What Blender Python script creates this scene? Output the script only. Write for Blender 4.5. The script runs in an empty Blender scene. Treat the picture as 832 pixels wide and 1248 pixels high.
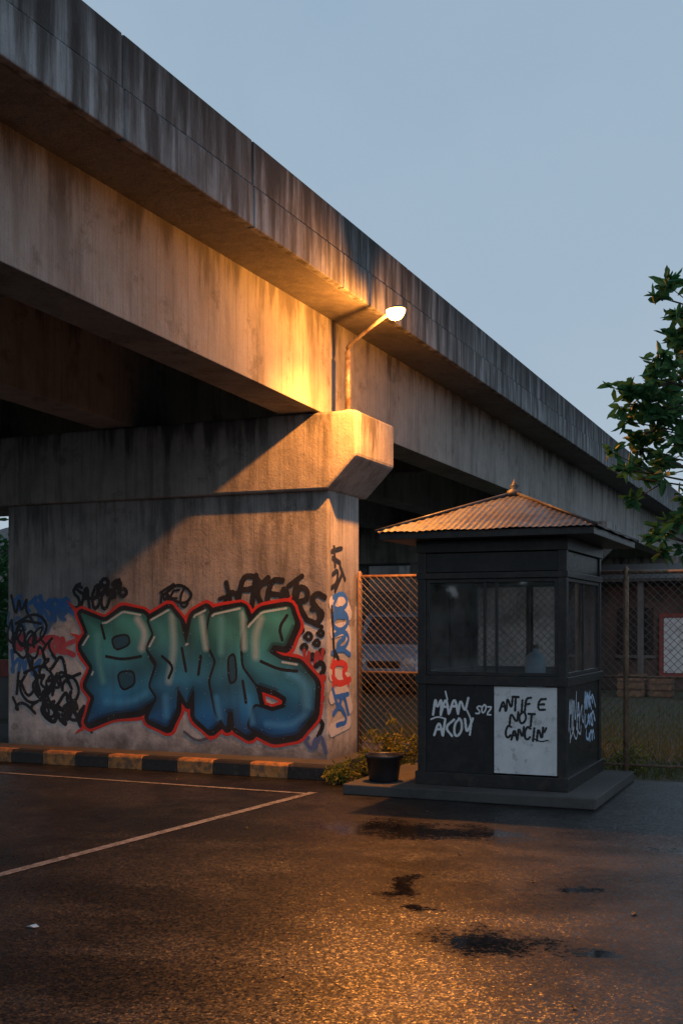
import bpy, bmesh, math, random
import numpy as np
from mathutils import Vector, Matrix
random.seed(7); rng=np.random.default_rng(5)
S=bpy.context.scene
S.view_settings.view_transform='Standard'; S.view_settings.look='None'; S.view_settings.exposure=0
TH=math.radians(23.34); sn,cs=math.sin(TH),math.cos(TH); F=1400.0; EYE=1.7
# ---------- camera
cam=bpy.data.cameras.new("camera"); co=bpy.data.objects.new("camera",cam); S.collection.objects.link(co)
co.location=(0,0,EYE); co.rotation_euler=(math.radians(90),0,TH)
cam.sensor_fit='VERTICAL'; cam.sensor_height=36; cam.lens=36*F/1248; cam.shift_y=136/1248; cam.clip_end=2000
S.camera=co
def ypl(u,v,Y):
    dx=(u-416)/F; t=Y/(cs+sn*dx); return ((-sn+cs*dx)*t, Y, EYE+(760-v)/F*t)
def xpl(u,v,X):
    dx=(u-416)/F; t=X/(-sn+cs*dx); return (X,(cs+sn*dx)*t, EYE+(760-v)/F*t)
def dpt(u,v,d):
    dx=(u-416)/F; return Vector(((-sn+cs*dx)*d,(cs+sn*dx)*d,EYE+(760-v)/F*d))
# ---------- node helpers
def newmat(name):
    m=bpy.data.materials.new(name); m.use_nodes=True; nt=m.node_tree
    return m,nt,nt.nodes["Principled BSDF"]
def N(nt,t,**k):
    n=nt.nodes.new(t)
    for a,b in k.items(): setattr(n,a,b)
    return n
def L(nt,a,b): nt.links.new(a,b)
def setin(nt,sock,v):
    if isinstance(v,bpy.types.NodeSocket): nt.links.new(v,sock)
    elif isinstance(v,tuple) and len(v)==3 and sock.type=='RGBA': sock.default_value=(*v,1)
    else: sock.default_value=v
def math_(nt,op,a,b=0.0,clamp=False):
    n=N(nt,'ShaderNodeMath',operation=op); n.use_clamp=clamp
    setin(nt,n.inputs[0],a); setin(nt,n.inputs[1],b); return n.outputs[0]
def vmath(nt,op,a,b=None,c=None):
    n=N(nt,'ShaderNodeVectorMath',operation=op)
    for i,x in enumerate((a,b,c)):
        if x is None: continue
        if isinstance(x,bpy.types.NodeSocket): L(nt,x,n.inputs[i])
        else: n.inputs[i].default_value=x
    return n.outputs[0]
def mix(nt,f,a,b,mode='MIX'):
    n=N(nt,'ShaderNodeMix',data_type='RGBA',blend_type=mode)
    setin(nt,n.inputs[0],f); setin(nt,n.inputs[6],a); setin(nt,n.inputs[7],b); return n.outputs[2]
def pos(nt,scale=(1,1,1),loc=(0,0,0)):
    g=N(nt,'ShaderNodeNewGeometry'); m=N(nt,'ShaderNodeMapping')
    m.inputs['Scale'].default_value=scale; m.inputs['Location'].default_value=loc
    L(nt,g.outputs['Position'],m.inputs['Vector']); return m.outputs[0]
def noise(nt,vec,scale,detail=4,rough=.55,dist=0):
    n=N(nt,'ShaderNodeTexNoise'); L(nt,vec,n.inputs['Vector']); n.inputs['Scale'].default_value=scale
    n.inputs['Detail'].default_value=detail; n.inputs['Roughness'].default_value=rough; n.inputs['Distortion'].default_value=dist
    return n.outputs['Fac']
def mr(nt,v,a,b,c=0.0,d=1.0):
    n=N(nt,'ShaderNodeMapRange'); n.clamp=True; setin(nt,n.inputs[0],v)
    for i,x in enumerate((a,b,c,d)): n.inputs[i+1].default_value=x
    return n.outputs[0]
def bump(nt,b,h,strength,dist=.01,normal=None):
    n=N(nt,'ShaderNodeBump'); setin(nt,n.inputs['Strength'],strength); n.inputs['Distance'].default_value=dist
    if normal is not None: L(nt,normal,n.inputs['Normal'])
    L(nt,h,n.inputs['Height']); L(nt,n.outputs[0],b.inputs['Normal'])
def sepz(nt):
    g=N(nt,'ShaderNodeNewGeometry'); s=N(nt,'ShaderNodeSeparateXYZ'); L(nt,g.outputs['Position'],s.inputs[0]); return s.outputs
def concrete(name,dark=(.13,.12,.11),light=(.34,.32,.29),mould=0.3,ztop=None,zr=.5,wash=None,streak=.5,sfreq=7,slo=.42):
    m,nt,b=newmat(name)
    p=pos(nt); ps=pos(nt,(sfreq,sfreq,.5)); pf=pos(nt,(28,28,.7))
    n1=noise(nt,p,.9,5); n2=noise(nt,p,5,6,.65); n3=noise(nt,ps,1.1,6,.65); n4=noise(nt,p,45,4,.7); n5=noise(nt,pf,1,3,.6)
    c=mix(nt,mr(nt,n1,.3,.7),dark,light)
    c=mix(nt,mr(nt,n2,.35,.7,0,.5),c,tuple(x*1.25 for x in light))
    c=mix(nt,math_(nt,'MULTIPLY',mr(nt,n3,slo,slo+.2),streak),c,(.05,.048,.045))
    c=mix(nt,mr(nt,n5,.5,.72,0,.35),c,(.06,.056,.052))
    xyz=sepz(nt)
    if wash:
        w=math_(nt,'ADD',xyz[2],mr(nt,n2,.2,.8,-.45,.45))
        w=mr(nt,w,wash,wash-.25,0,.9)
        w2=mr(nt,noise(nt,p,2.3,6,.7),.35,.6,.35,1)
        c=mix(nt,math_(nt,'MULTIPLY',w,w2),c,(.60,.60,.59))
        dirt=mr(nt,math_(nt,'ADD',xyz[2],mr(nt,n2,.3,.7,-.12,.12)),.42,.15,0,.7)
        c=mix(nt,dirt,c,(.05,.042,.035))
    if ztop is not None:
        g=mr(nt,math_(nt,'ADD',xyz[2],mr(nt,n3,.35,.65,-.35,.35)),ztop-zr,ztop,0,1)
        c=mix(nt,math_(nt,'MULTIPLY',g,mould),c,(.016,.016,.017))
    c=mix(nt,mr(nt,n4,.6,.72,0,.6),c,(.055,.05,.045))
    sp=noise(nt,p,1.7,7,.75); c=mix(nt,mr(nt,sp,.57,.64,0,.45),c,(.06,.055,.05))
    L(nt,c,b.inputs['Base Color']); setin(nt,b.inputs['Roughness'],mr(nt,n2,.3,.7,.75,.92))
    h=math_(nt,'ADD',math_(nt,'MULTIPLY',n4,.5),n2); h=math_(nt,'ADD',h,math_(nt,'MULTIPLY',n5,.25))
    bump(nt,b,h,.55,.015)
    return m
def paint(name,col,rough=.5,var=.35,metal=0,scale=6,rust=None,bumps=.15,rl=.5):
    m,nt,b=newmat(name); p=pos(nt); n=noise(nt,p,scale,6,.65); n2=noise(nt,p,scale*9,4,.6)
    c=mix(nt,mr(nt,n,.3,.7),tuple(x*(1-var) for x in col),tuple(x*(1+var) for x in col))
    if rust: c=mix(nt,mr(nt,noise(nt,p,scale*1.7,7,.7),rl,rl+.12,0,.85),c,rust)
    L(nt,c,b.inputs['Base Color']); setin(nt,b.inputs['Roughness'],mr(nt,n2,.3,.7,max(rough-.15,.02),min(rough+.15,1)))
    b.inputs['Metallic'].default_value=metal; bump(nt,b,n2,bumps,.006)
    return m
# ---------- object helpers
WM={}
def link(o,parent=None):
    S.collection.objects.link(o)
    if parent is not None:
        o.parent=parent; o.matrix_parent_inverse=WM[parent.name].inverted()
    WM[o.name]=o.matrix_basis.copy() if parent is None else (WM[parent.name]@o.matrix_parent_inverse@o.matrix_basis)
    return o
def empty(name,loc,label,cat,group=None):
    o=bpy.data.objects.new(name,None); o.matrix_basis=Matrix.Translation(loc); o["label"]=label; o["category"]=cat
    if group:o["group"]=group
    return link(o)
def meshobj(name,verts,faces,mat,parent=None,smooth=False,mats=None,midx=None,label=None,cat=None,kind=None):
    me=bpy.data.meshes.new(name); me.from_pydata([tuple(v) for v in verts],[],faces); 
    for mm in (mats or [mat]): me.materials.append(mm)
    if midx is not None: me.polygons.foreach_set('material_index',midx)
    if smooth: me.polygons.foreach_set('use_smooth',[True]*len(me.polygons))
    me.update()
    o=bpy.data.objects.new(name,me)
    if label:o["label"]=label
    if cat:o["category"]=cat
    if kind:o["kind"]=kind
    return link(o,parent)
class MB:
    def __init__(s): s.v=[];s.f=[];s.m=[]
    def box(s,x0,x1,y0,y1,z0,z1,mi=0):
        i=len(s.v); s.v+=[(x0,y0,z0),(x1,y0,z0),(x1,y1,z0),(x0,y1,z0),(x0,y0,z1),(x1,y0,z1),(x1,y1,z1),(x0,y1,z1)]
        s.f+=[(i,i+3,i+2,i+1),(i+4,i+5,i+6,i+7),(i,i+1,i+5,i+4),(i+1,i+2,i+6,i+5),(i+2,i+3,i+7,i+6),(i+3,i,i+4,i+7)]; s.m+=[mi]*6; return s
    def prism(s,prof,axis,a0,a1,mi=0):
        i=len(s.v); n=len(prof)
        for a in (a0,a1):
            for p,q in prof: s.v.append((p,a,q) if axis=='Y' else (a,p,q))
        s.f.append(tuple(range(i,i+n))); s.f.append(tuple(range(i+2*n-1,i+n-1,-1)))
        for k in range(n): s.f.append((i+k,i+(k+1)%n,i+n+(k+1)%n,i+n+k)[::-1])
        s.m+=[mi]*(n+2); return s
    def tube(s,pts,rad,seg=10,mi=0):
        pts=[Vector(p) for p in pts]; rad=rad if isinstance(rad,(list,tuple)) else [rad]*len(pts)
        base=len(s.v); up=Vector((0,0,1))
        for k,p in enumerate(pts):
            d=(pts[min(k+1,len(pts)-1)]-pts[max(k-1,0)]).normalized()
            a=d.cross(up); 
            if a.length<1e-3:a=d.cross(Vector((1,0,0)))
            a.normalize(); b2=d.cross(a)
            for j in range(seg):
                t=2*math.pi*j/seg; s.v.append(tuple(p+(a*math.cos(t)+b2*math.sin(t))*rad[k]))
        for k in range(len(pts)-1):
            for j in range(seg):
                q=base+k*seg; s.f.append((q+j,q+(j+1)%seg,q+seg+(j+1)%seg,q+seg+j)); s.m.append(mi)
        s.f.append(tuple(base+j for j in range(seg))[::-1]); s.f.append(tuple(base+(len(pts)-1)*seg+j for j in range(seg))); s.m+=[mi]*2
        return s
    def obj(s,name,mat,parent=None,bevel=0,smooth=False,mats=None,**k):
        o=meshobj(name,s.v,s.f,mat,parent,mats=mats,midx=s.m,smooth=smooth,**k)
        bm=bmesh.new(); bm.from_mesh(o.data); bmesh.ops.recalc_face_normals(bm,faces=bm.faces); bm.to_mesh(o.data); bm.free()
        if bevel:
            b=o.modifiers.new("b",'BEVEL'); b.width=bevel; b.segments=2; b.limit_method='ANGLE'
        return o
# ---------- paint canvas (sprayed marks as thin mesh sheets)
def chaikin(p,n=2,closed=False,k=.25):
    p=[tuple(a) for a in p]
    for _ in range(n):
        q=[]; m=len(p)
        if not closed:q.append(p[0])
        for i in range(m if closed else m-1):
            a=p[i];b=p[(i+1)%m]
            q.append(((1-k)*a[0]+k*b[0],(1-k)*a[1]+k*b[1])); q.append((k*a[0]+(1-k)*b[0],k*a[1]+(1-k)*b[1]))
        if not closed:q.append(p[-1])
        p=q
    return p
class Canvas:
    def __init__(s,w,h,cell):
        s.c=cell; s.nx=int(w/cell); s.ny=int(h/cell)
        s.X,s.Y=np.meshgrid((np.arange(s.nx)+.5)*cell,(np.arange(s.ny)+.5)*cell)
        s.col=np.zeros((s.ny,s.nx,3)); s.a=np.zeros((s.ny,s.nx),bool)
    def put(s,mask,col,sl=None):
        sl=sl or (slice(None),slice(None))
        s.col[sl][mask]=col; s.a[sl][mask]=True
    def stroke(s,pts,r,col,r2=None,smooth=2,only=None,mixf=1.0):
        if smooth: pts=chaikin(pts,smooth)
        n=len(pts)-1; acc=np.zeros(s.a.shape,bool)
        for i in range(n):
            rr=r if r2 is None else r+(r2-r)*i/max(n-1,1)
            (ax,ay),(bx,by)=pts[i],pts[i+1]
            x0=max(int((min(ax,bx)-rr)/s.c),0);x1=min(int((max(ax,bx)+rr)/s.c)+2,s.nx)
            y0=max(int((min(ay,by)-rr)/s.c),0);y1=min(int((max(ay,by)+rr)/s.c)+2,s.ny)
            if x1<=x0 or y1<=y0: continue
            sl=(slice(y0,y1),slice(x0,x1)); X=s.X[sl];Y=s.Y[sl]
            dx,dy=bx-ax,by-ay; l=dx*dx+dy*dy+1e-12
            t=np.clip(((X-ax)*dx+(Y-ay)*dy)/l,0,1)
            m=np.hypot(X-ax-t*dx,Y-ay-t*dy)<rr
            if only is not None: m&=only[sl]
            acc[sl]|=m
        s.col[acc]=s.col[acc]*(1-mixf)+np.array(col)*mixf; s.a|=acc
    def sdf(s,polys):
        d=np.full(s.X.shape,1e9); ins=np.zeros(s.X.shape,bool)
        for p in polys:
            n=len(p)
            for i in range(n):
                (ax,ay),(bx,by)=p[i],p[(i+1)%n]; dx,dy=bx-ax,by-ay; l=dx*dx+dy*dy+1e-12
                t=np.clip(((s.X-ax)*dx+(s.Y-ay)*dy)/l,0,1)
                d=np.minimum(d,np.hypot(s.X-ax-t*dx,s.Y-ay-t*dy))
                c=((ay>s.Y)!=(by>s.Y)); 
                if abs(dy)>1e-9: ins^=c&(s.X<(s.Y-ay)*dx/dy+ax)
        return np.where(ins,-d,d)
    def build(s,name,o,ud,vd,mat,parent,worn=0.0,label=None):
        a=s.a.copy()
        if worn>0: 
            r=rng.random((s.ny//2+2,s.nx//2+2)); r=np.kron(r,np.ones((2,2)))[:s.ny,:s.nx]; a&=~(r<worn)
        iy,ix=np.nonzero(a); n=len(ix)
        vid=-np.ones((s.ny+1,s.nx+1),int)
        for dy,dx in ((0,0),(0,1),(1,1),(1,0)): vid[iy+dy,ix+dx]=0
        vy,vx=np.nonzero(vid>=0); vid[vy,vx]=np.arange(len(vx))
        V=np.array(o)[None]+np.outer(vx*s.c,ud)+np.outer(vy*s.c,vd)
        Fc=np.stack([vid[iy,ix],vid[iy,ix+1],vid[iy+1,ix+1],vid[iy+1,ix]],1)
        me=bpy.data.meshes.new(name); me.from_pydata(V.tolist(),[],Fc.tolist())
        ca=me.color_attributes.new("Col",'FLOAT_COLOR','CORNER')
        c=np.ones((n,4)); c[:,:3]=s.col[iy,ix]; ca.data.foreach_set('color',np.repeat(c,4,axis=0).ravel())
        me.materials.append(mat); ob=bpy.data.objects.new(name,me)
        if label: ob["label"]=label
        return link(ob,parent)
def spray():
    m,nt,b=newmat("spray_paint"); a=N(nt,'ShaderNodeAttribute',attribute_name="Col"); p=pos(nt); ps=pos(nt,(7,7,.6))
    n=noise(nt,p,3,6,.7); n2=noise(nt,p,45,4,.6); n3=noise(nt,ps,1.3,5,.6)
    c=mix(nt,mr(nt,n,.4,.75,.0,.2),a.outputs['Color'],(.12,.12,.12)); 
    c=mix(nt,mr(nt,n3,.52,.72,0,.26),c,(.05,.045,.04))
    L(nt,c,b.inputs['Base Color']); b.inputs['Roughness'].default_value=.6; bump(nt,b,n2,.3,.008); return m
SPRAY=spray()
FONT={'A':[[(0,0),(.45,1),(1,0)],[(.2,.38),(.85,.42)]],'N':[[(0,0),(.05,1),(.9,.05),(1,1)]],'T':[[(0,1),(1,1)],[(.5,1),(.45,0)]],
'I':[[(.5,0),(.5,1)]],'C':[[(1,.85),(.5,1),(0,.6),(.1,.1),(.6,0),(1,.2)]],'R':[[(0,0),(0,1),(.8,.95),(.85,.6),(.1,.5),(1,0)]],
'O':[[(.5,1),(0,.7),(.1,.1),(.6,0),(1,.4),(.85,.9),(.5,1)]],'K':[[(0,0),(.05,1)],[(1,1),(.1,.5),(1,0)]],'S':[[(1,.9),(.4,1),(0,.72),(.9,.4),(.8,.02),(0,.08)]],
'M':[[(0,0),(.1,1),(.5,.3),(.9,1),(1,0)]],'L':[[(.1,1),(0,0),(.9,.05)]],'Y':[[(0,1),(.5,.5)],[(1,1),(.4,0)]],'E':[[(1,1),(.1,.95),(0,0),(1,.05)],[(.05,.5),(.8,.52)]],'V':[[(0,1),(.45,0),(1,1.05)]],
'G':[[(1,.85),(.5,1),(0,.5),(.4,0),(1,.2),(.95,.5),(.5,.48)]],'F':[[(1,1),(.1,.95),(0,0)],[(.05,.5),(.8,.55)]],"'":[[(.3,1),(.1,.7)]],'Z':[[(0,1),(1,1),(0,0),(1,0)]]}
def write(cv,txt,x,y,w,h,r,col,slant=.15,jit=.06,gap=.25,smooth=1):
    n=len(txt); cw=w/(n+(n-1)*gap)
    for i,ch in enumerate(txt):
        if ch not in FONT: continue
        ox=x+i*cw*(1+gap); oy=y+random.uniform(-jit,jit)*h; hh=h*random.uniform(.9,1.12)
        for st in FONT[ch]:
            cv.stroke([(ox+(a+slant*b)*cw+random.uniform(-jit,jit)*cw*.6,oy+b*hh) for a,b in st],r,col,smooth=smooth)
def scribble(cv,x,y,w,h,r,col,n=9,loops=True):
    p=[]
    for i in range(n):
        cx=x+w*i/(n-1); up=(i%2==0)
        p.append((cx+random.uniform(-.12,.12)*w,y+(h*random.uniform(.7,1) if up else h*random.uniform(0,.3))))
        if loops and random.random()<.5: p.append((cx-.12*w,y+h*random.uniform(.3,.7)))
    cv.stroke(p,r,col,smooth=3)
# ---------- materials
M_par=concrete("parapet_concrete",(.12,.125,.13),(.31,.325,.34),.97,6.02,.8,streak=.9,sfreq=5,slo=.39)
M_gir=concrete("girder_concrete",(.17,.165,.155),(.33,.32,.30),.5,5.3,.3,streak=.5,sfreq=3,slo=.48)
M_dk=concrete("deck_concrete",(.09,.086,.082),(.18,.17,.16),streak=.3)
M_pier=concrete("pier_concrete",(.21,.205,.20),(.38,.37,.355),.4,3.3,.5,wash=1.85,streak=.6,slo=.48,sfreq=4)
M_cap=concrete("cap_concrete",(.19,.18,.17),(.36,.34,.315),.6,4.15,.25,streak=.55,sfreq=4,slo=.46)
M_pave=concrete("pavement_concrete",(.035,.033,.032),(.085,.08,.075),streak=.2)
M_black=paint("black_kiosk_paint",(.020,.019,.019),.42,.4,scale=7,rust=(.045,.035,.028))
M_panelk=paint("dark_panel_paint",(.014,.014,.015),.4,.4,scale=4,rust=(.028,.025,.024))
M_white=paint("white_panel_paint",(.66,.67,.68),.5,.12,scale=5,rust=(.3,.29,.28),rl=.55)
M_galv=paint("galvanised_steel",(.24,.21,.19),.5,.3,.4,rust=(.12,.07,.04))
M_rustpost=paint("rusty_post_paint",(.24,.15,.095),.55,.4,.1,rust=(.16,.075,.04))
M_wire=paint("chain_wire",(.13,.12,.11),.5,.3,.3)
def roofmat():
    m,nt,b=newmat("rusty_corrugated_metal"); p=pos(nt); n=noise(nt,p,2.2,7,.7); n2=noise(nt,p,9,6,.7); n3=noise(nt,p,60,3)
    c=mix(nt,mr(nt,n2,.3,.7),(.045,.048,.053),(.115,.12,.128))
    c=mix(nt,mr(nt,n,.46,.56,0,.8),c,(.045,.028,.02)); c=mix(nt,mr(nt,n2,.52,.62,0,.8),c,(.022,.018,.016))
    L(nt,c,b.inputs['Base Color']); setin(nt,b.inputs['Roughness'],mr(nt,n2,.35,.65,.32,.7)); b.inputs['Metallic'].default_value=.2; bump(nt,b,n3,.3,.004); return m
M_roof=roofmat()
M_plastic=paint("black_plastic",(.018,.018,.02),.4,.2)
M_kb=paint("black_kerb_paint",(.018,.017,.017),.6,.4,scale=9,rust=(.07,.065,.055),bumps=.5,rl=.55)
M_ky=paint("orange_kerb_paint",(.42,.19,.055),.65,.4,scale=7,rust=(.085,.07,.05),bumps=.6,rl=.47)
def road_white():
    m,nt,b=newmat("worn_road_marking"); p=pos(nt); n=noise(nt,p,14,7,.75); n2=noise(nt,p,1.6,3)
    c=mix(nt,math_(nt,'ADD',mr(nt,n,.42,.6,0,.6),mr(nt,n2,.4,.7,0,.35)),(.34,.33,.32),(.04,.036,.033))
    L(nt,c,b.inputs['Base Color']); b.inputs['Roughness'].default_value=.5; bump(nt,b,noise(nt,p,120,3),.6,.01); return m
M_line=road_white()
def glass(name,tint):
    m,nt,b=newmat(name); nt.nodes.remove(b); out=nt.nodes["Material Output"]
    t=N(nt,'ShaderNodeBsdfTransparent'); t.inputs[0].default_value=(*tint,1); g=N(nt,'ShaderNodeBsdfGlossy'); g.inputs['Roughness'].default_value=.03
    d=N(nt,'ShaderNodeBsdfDiffuse'); d.inputs[0].default_value=(.34,.34,.33,1)
    fr=N(nt,'ShaderNodeFresnel'); fr.inputs[0].default_value=1.5; a=N(nt,'ShaderNodeMixShader'); p=pos(nt,(1,1,.6))
    L(nt,math_(nt,'ADD',math_(nt,'MULTIPLY',fr.outputs[0],2.0),.02),a.inputs[0]); L(nt,t.outputs[0],a.inputs[1]); L(nt,g.outputs[0],a.inputs[2])
    e=N(nt,'ShaderNodeMixShader'); L(nt,mr(nt,noise(nt,p,4,7,.72),.35,.75,.01,.20),e.inputs[0]); L(nt,a.outputs[0],e.inputs[1]); L(nt,d.outputs[0],e.inputs[2])
    L(nt,e.outputs[0],out.inputs[0]); return m
M_glass=glass("dusty_glass",(.95,.96,.96))
def emis(name,col,st):
    m,nt,b=newmat(name); b.inputs['Emission Color'].default_value=(*col,1); b.inputs['Emission Strength'].default_value=st; b.inputs['Base Color'].default_value=(*col,1); return m
M_bulb=emis("sodium_lamp_glow",(1,.45,.11),16)
def asphalt():
    m,nt,b=newmat("wet_asphalt"); p=pos(nt)
    big=noise(nt,p,.55,6,.62,.6); med=noise(nt,p,2.6,7,.68); mid=noise(nt,p,22,5,.7)
    def vor(s,seed=0):
        v=N(nt,'ShaderNodeTexVoronoi'); L(nt,pos(nt,(1,1,1),(seed,seed,0)),v.inputs['Vector']); v.inputs['Scale'].default_value=s; return v
    v=vor(72); v2=vor(135,3.3); v3=vor(34,7.1)
    sep=N(nt,'ShaderNodeSeparateColor'); L(nt,v.outputs['Color'],sep.inputs[0]); sep2=N(nt,'ShaderNodeSeparateColor'); L(nt,v2.outputs['Color'],sep2.inputs[0])
    g=N(nt,'ShaderNodeNewGeometry'); 
    warp=N(nt,'ShaderNodeTexNoise'); L(nt,p,warp.inputs['Vector']); warp.inputs['Scale'].default_value=1.7; warp.inputs['Detail'].default_value=9; warp.inputs['Roughness'].default_value=.7
    wv=vmath(nt,'MULTIPLY_ADD',warp.outputs['Color'],(1.2,1.2,0),g.outputs['Position'])
    def blobs(lst,a,bb):
        pud=None
        for (x,y,rx,ry) in lst:
            s=vmath(nt,'MULTIPLY',vmath(nt,'SUBTRACT',wv,(x+.6,y+.6,0)),(1/rx,1/ry,0))
            l=N(nt,'ShaderNodeVectorMath',operation='LENGTH'); L(nt,s,l.inputs[0])
            k=mr(nt,l.outputs['Value'],a,bb,1,0); pud=k if pud is None else math_(nt,'MAXIMUM',pud,k)
        return pud
    pud=blobs([(-3.15,8.95,.85,.30),(-1.75,5.95,.30,.20),(-1.12,5.85,.2,.09),(-2.55,6.95,.10,.34),(-2.3,6.4,.16,.10),(-1.55,7.3,.14,.08),(-.9,8.9,.4,.12)],.3,1.9)
    pr=math_(nt,'ADD',pud,mr(nt,mid,.3,.7,-.25,.25)); pud=mr(nt,pr,.38,.85)
    damp=blobs([(-3.9,6.0,1.4,.4),(-4.6,8.3,1.5,.55),(-3.2,4.6,1.0,.4),(-2.6,6.9,.9,.7),(-1.4,5.8,1.0,.45),(-6.0,6.6,1.2,.5),(-3.1,7.6,1.0,.3)],.3,1.6)
    wet=mr(nt,math_(nt,'ADD',big,math_(nt,'MULTIPLY',med,.5)),.62,.86); wet=math_(nt,'MAXIMUM',wet,mr(nt,math_(nt,'ADD',damp,mr(nt,mid,.3,.7,-.2,.2)),.3,.8))
    c=mix(nt,sep.outputs[0],(.012,.0115,.011),(.044,.040,.037))
    c=mix(nt,mr(nt,sep2.outputs[0],.85,.96,0,.7),c,(.09,.082,.075))
    c=mix(nt,mr(nt,v.outputs['Distance'],.35,.75,0,.8),c,(.006,.006,.006))
    c=mix(nt,mr(nt,med,.42,.68,0,.5),c,(.011,.010,.010))
    c=mix(nt,math_(nt,'MULTIPLY',wet,.8),c,(.006,.006,.006)); c=mix(nt,math_(nt,'MULTIPLY',pud,.9),c,(.004,.004,.005))
    L(nt,c,b.inputs['Base Color'])
    r=mr(nt,sep.outputs[1],0,1,.32,.58); r=math_(nt,'SUBTRACT',r,math_(nt,'MULTIPLY',wet,.06)); L(nt,math_(nt,'MAXIMUM',math_(nt,'SUBTRACT',r,math_(nt,'MULTIPLY',pud,.32)),.08),b.inputs['Roughness'])
    L(nt,mr(nt,wet,0,1,.5,.24),b.inputs['Specular IOR Level'])
    k=math_(nt,'MULTIPLY',math_(nt,'SUBTRACT',1.0,mr(nt,pr,.3,.6)),mr(nt,wet,0,1,1,.6))
    def tilt(col,amt): return vmath(nt,'MULTIPLY',vmath(nt,'SUBTRACT',col,(.5,.5,.5)),(amt,amt,0))
    tv=vmath(nt,'ADD',tilt(v.outputs['Color'],.30),tilt(v2.outputs['Color'],.28)); tv=vmath(nt,'ADD',tv,tilt(v3.outputs['Color'],.08))
    sc=N(nt,'ShaderNodeVectorMath',operation='SCALE'); L(nt,tv,sc.inputs[0]); L(nt,k,sc.inputs['Scale'])
    nn=vmath(nt,'NORMALIZE',vmath(nt,'ADD',g.outputs['Normal'],sc.outputs[0]))
    bump(nt,b,mid,math_(nt,'MULTIPLY',k,.3),.01,nn); return m
M_asph=asphalt()
def soil():
    m,nt,b=newmat("bare_soil_and_grass"); p=pos(nt); n=noise(nt,p,1.3,6,.65); n2=noise(nt,p,25,5,.7)
    c=mix(nt,mr(nt,n,.4,.6),(.08,.06,.04),(.05,.065,.025)); c=mix(nt,mr(nt,n2,.4,.7,0,.5),c,(.11,.09,.06))
    L(nt,c,b.inputs['Base Color']); b.inputs['Roughness'].default_value=.95; bump(nt,b,n2,.8,.03); return m
M_soil=soil()
def leafm(name,c1,c2,tr=.3,ro=.6):
    m,nt,b=newmat(name); p=pos(nt); n=noise(nt,p,3.5,4); oi=noise(nt,p,40,2)
    c=mix(nt,mr(nt,n,.35,.65),c1,c2); c=mix(nt,mr(nt,oi,.55,.75,0,.5),c,tuple(x*1.6 for x in c2)); L(nt,c,b.inputs['Base Color']); b.inputs['Roughness'].default_value=ro
    b.inputs['Specular IOR Level'].default_value=.25
    out=nt.nodes["Material Output"]; t=N(nt,'ShaderNodeBsdfTranslucent'); L(nt,c,t.inputs[0]); x=N(nt,'ShaderNodeMixShader'); x.inputs[0].default_value=tr
    L(nt,b.outputs[0],x.inputs[1]); L(nt,t.outputs[0],x.inputs[2]); L(nt,x.outputs[0],out.inputs[0]); return m
M_leaf=leafm("tree_leaves",(.03,.105,.038),(.055,.155,.05),tr=.35)
M_leafd=leafm("dark_foliage",(.02,.035,.018),(.035,.055,.022))
M_weed=leafm("yellow_green_leaves",(.13,.16,.03),(.30,.25,.045))
M_grass=leafm("dry_grass_blades",(.06,.075,.022),(.13,.115,.035))
M_bark=paint("bark",(.06,.045,.035),.9,.4,scale=12,bumps=.8)
# ---------- ground
def sheet(name,x0,x1,y0,y1,z,mat,kind="structure"):
    return meshobj(name,[(x0,y0,z),(x1,y0,z),(x1,y1,z),(x0,y1,z)],[(0,1,2,3)],mat,kind=kind)
sheet("ground",-500,500,-300,900,-.004,M_soil)
sheet("parking_lot",-60,60,-40,12.72,0,M_asph)
def gl(name,pts): return meshobj(name,[(x,y,.004) for x,y in pts],[tuple(range(len(pts)))],M_line,kind="structure")
gl("road_marking",[(-5.34,5.0),(-5.25,5.0),(-4.79,10.50),(-4.88,10.50)])
gl("road_marking",[(-20,10.74),(-20,10.67),(-4.89,10.37),(-4.89,10.43)])
kb=MB(); x=-5.06; i=0
while x>-24:
    w=.47; kb.prism([(11.32,0.001),(11.325,.135),(11.345,.16),(11.49,.16),(11.49,0.001)],'X',x-w+.006,x,0 if i%2==0 else 1); x-=w; i+=1
kb.obj("kerb",None,mats=[M_kb,M_ky],bevel=.006,kind="structure")
MB().box(-24,-5.10,11.494,14.2,0.001,.15).obj("pavement",M_pave,bevel=.01,kind="structure")
# ---------- bridge
Yp=11.94
br=empty("elevated_road_bridge",(-10,12.4,0),"weathered concrete flyover on wide piers above the parking lot","bridge")
Y0,Y1=-3.0,95.0
MB().prism([(-5.4,5.23),(-4.80,5.20),(-4.80,5.46),(-15.8,5.46),(-15.8,5.20),(-15.2,5.23)],'Y',Y0,Y1).obj("deck",M_dk,br)
def parapet(sx,xo):
    b=MB(); y=Y0; 
    b.box(min(xo-sx*.04,xo-sx*.16),max(xo-sx*.04,xo-sx*.16),Y0,Y1,5.465,5.93)
    while y<Y1:
        w=2.0; j=random.uniform(0,.006)
        x0,x1=sorted((xo,xo-sx*.078)); b.box(x0,x1,y+.009,y+w-.009,5.20,5.56)
        x0,x1=sorted((xo-sx*(.014+j),xo-sx*.19)); b.box(x0,x1,y+.009,y+w-.009,5.568,5.965+j)
        y+=w
    return b.obj("parapet",M_par,br,bevel=.012)
parapet(1,-4.72); parapet(-1,-15.88)
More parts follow.
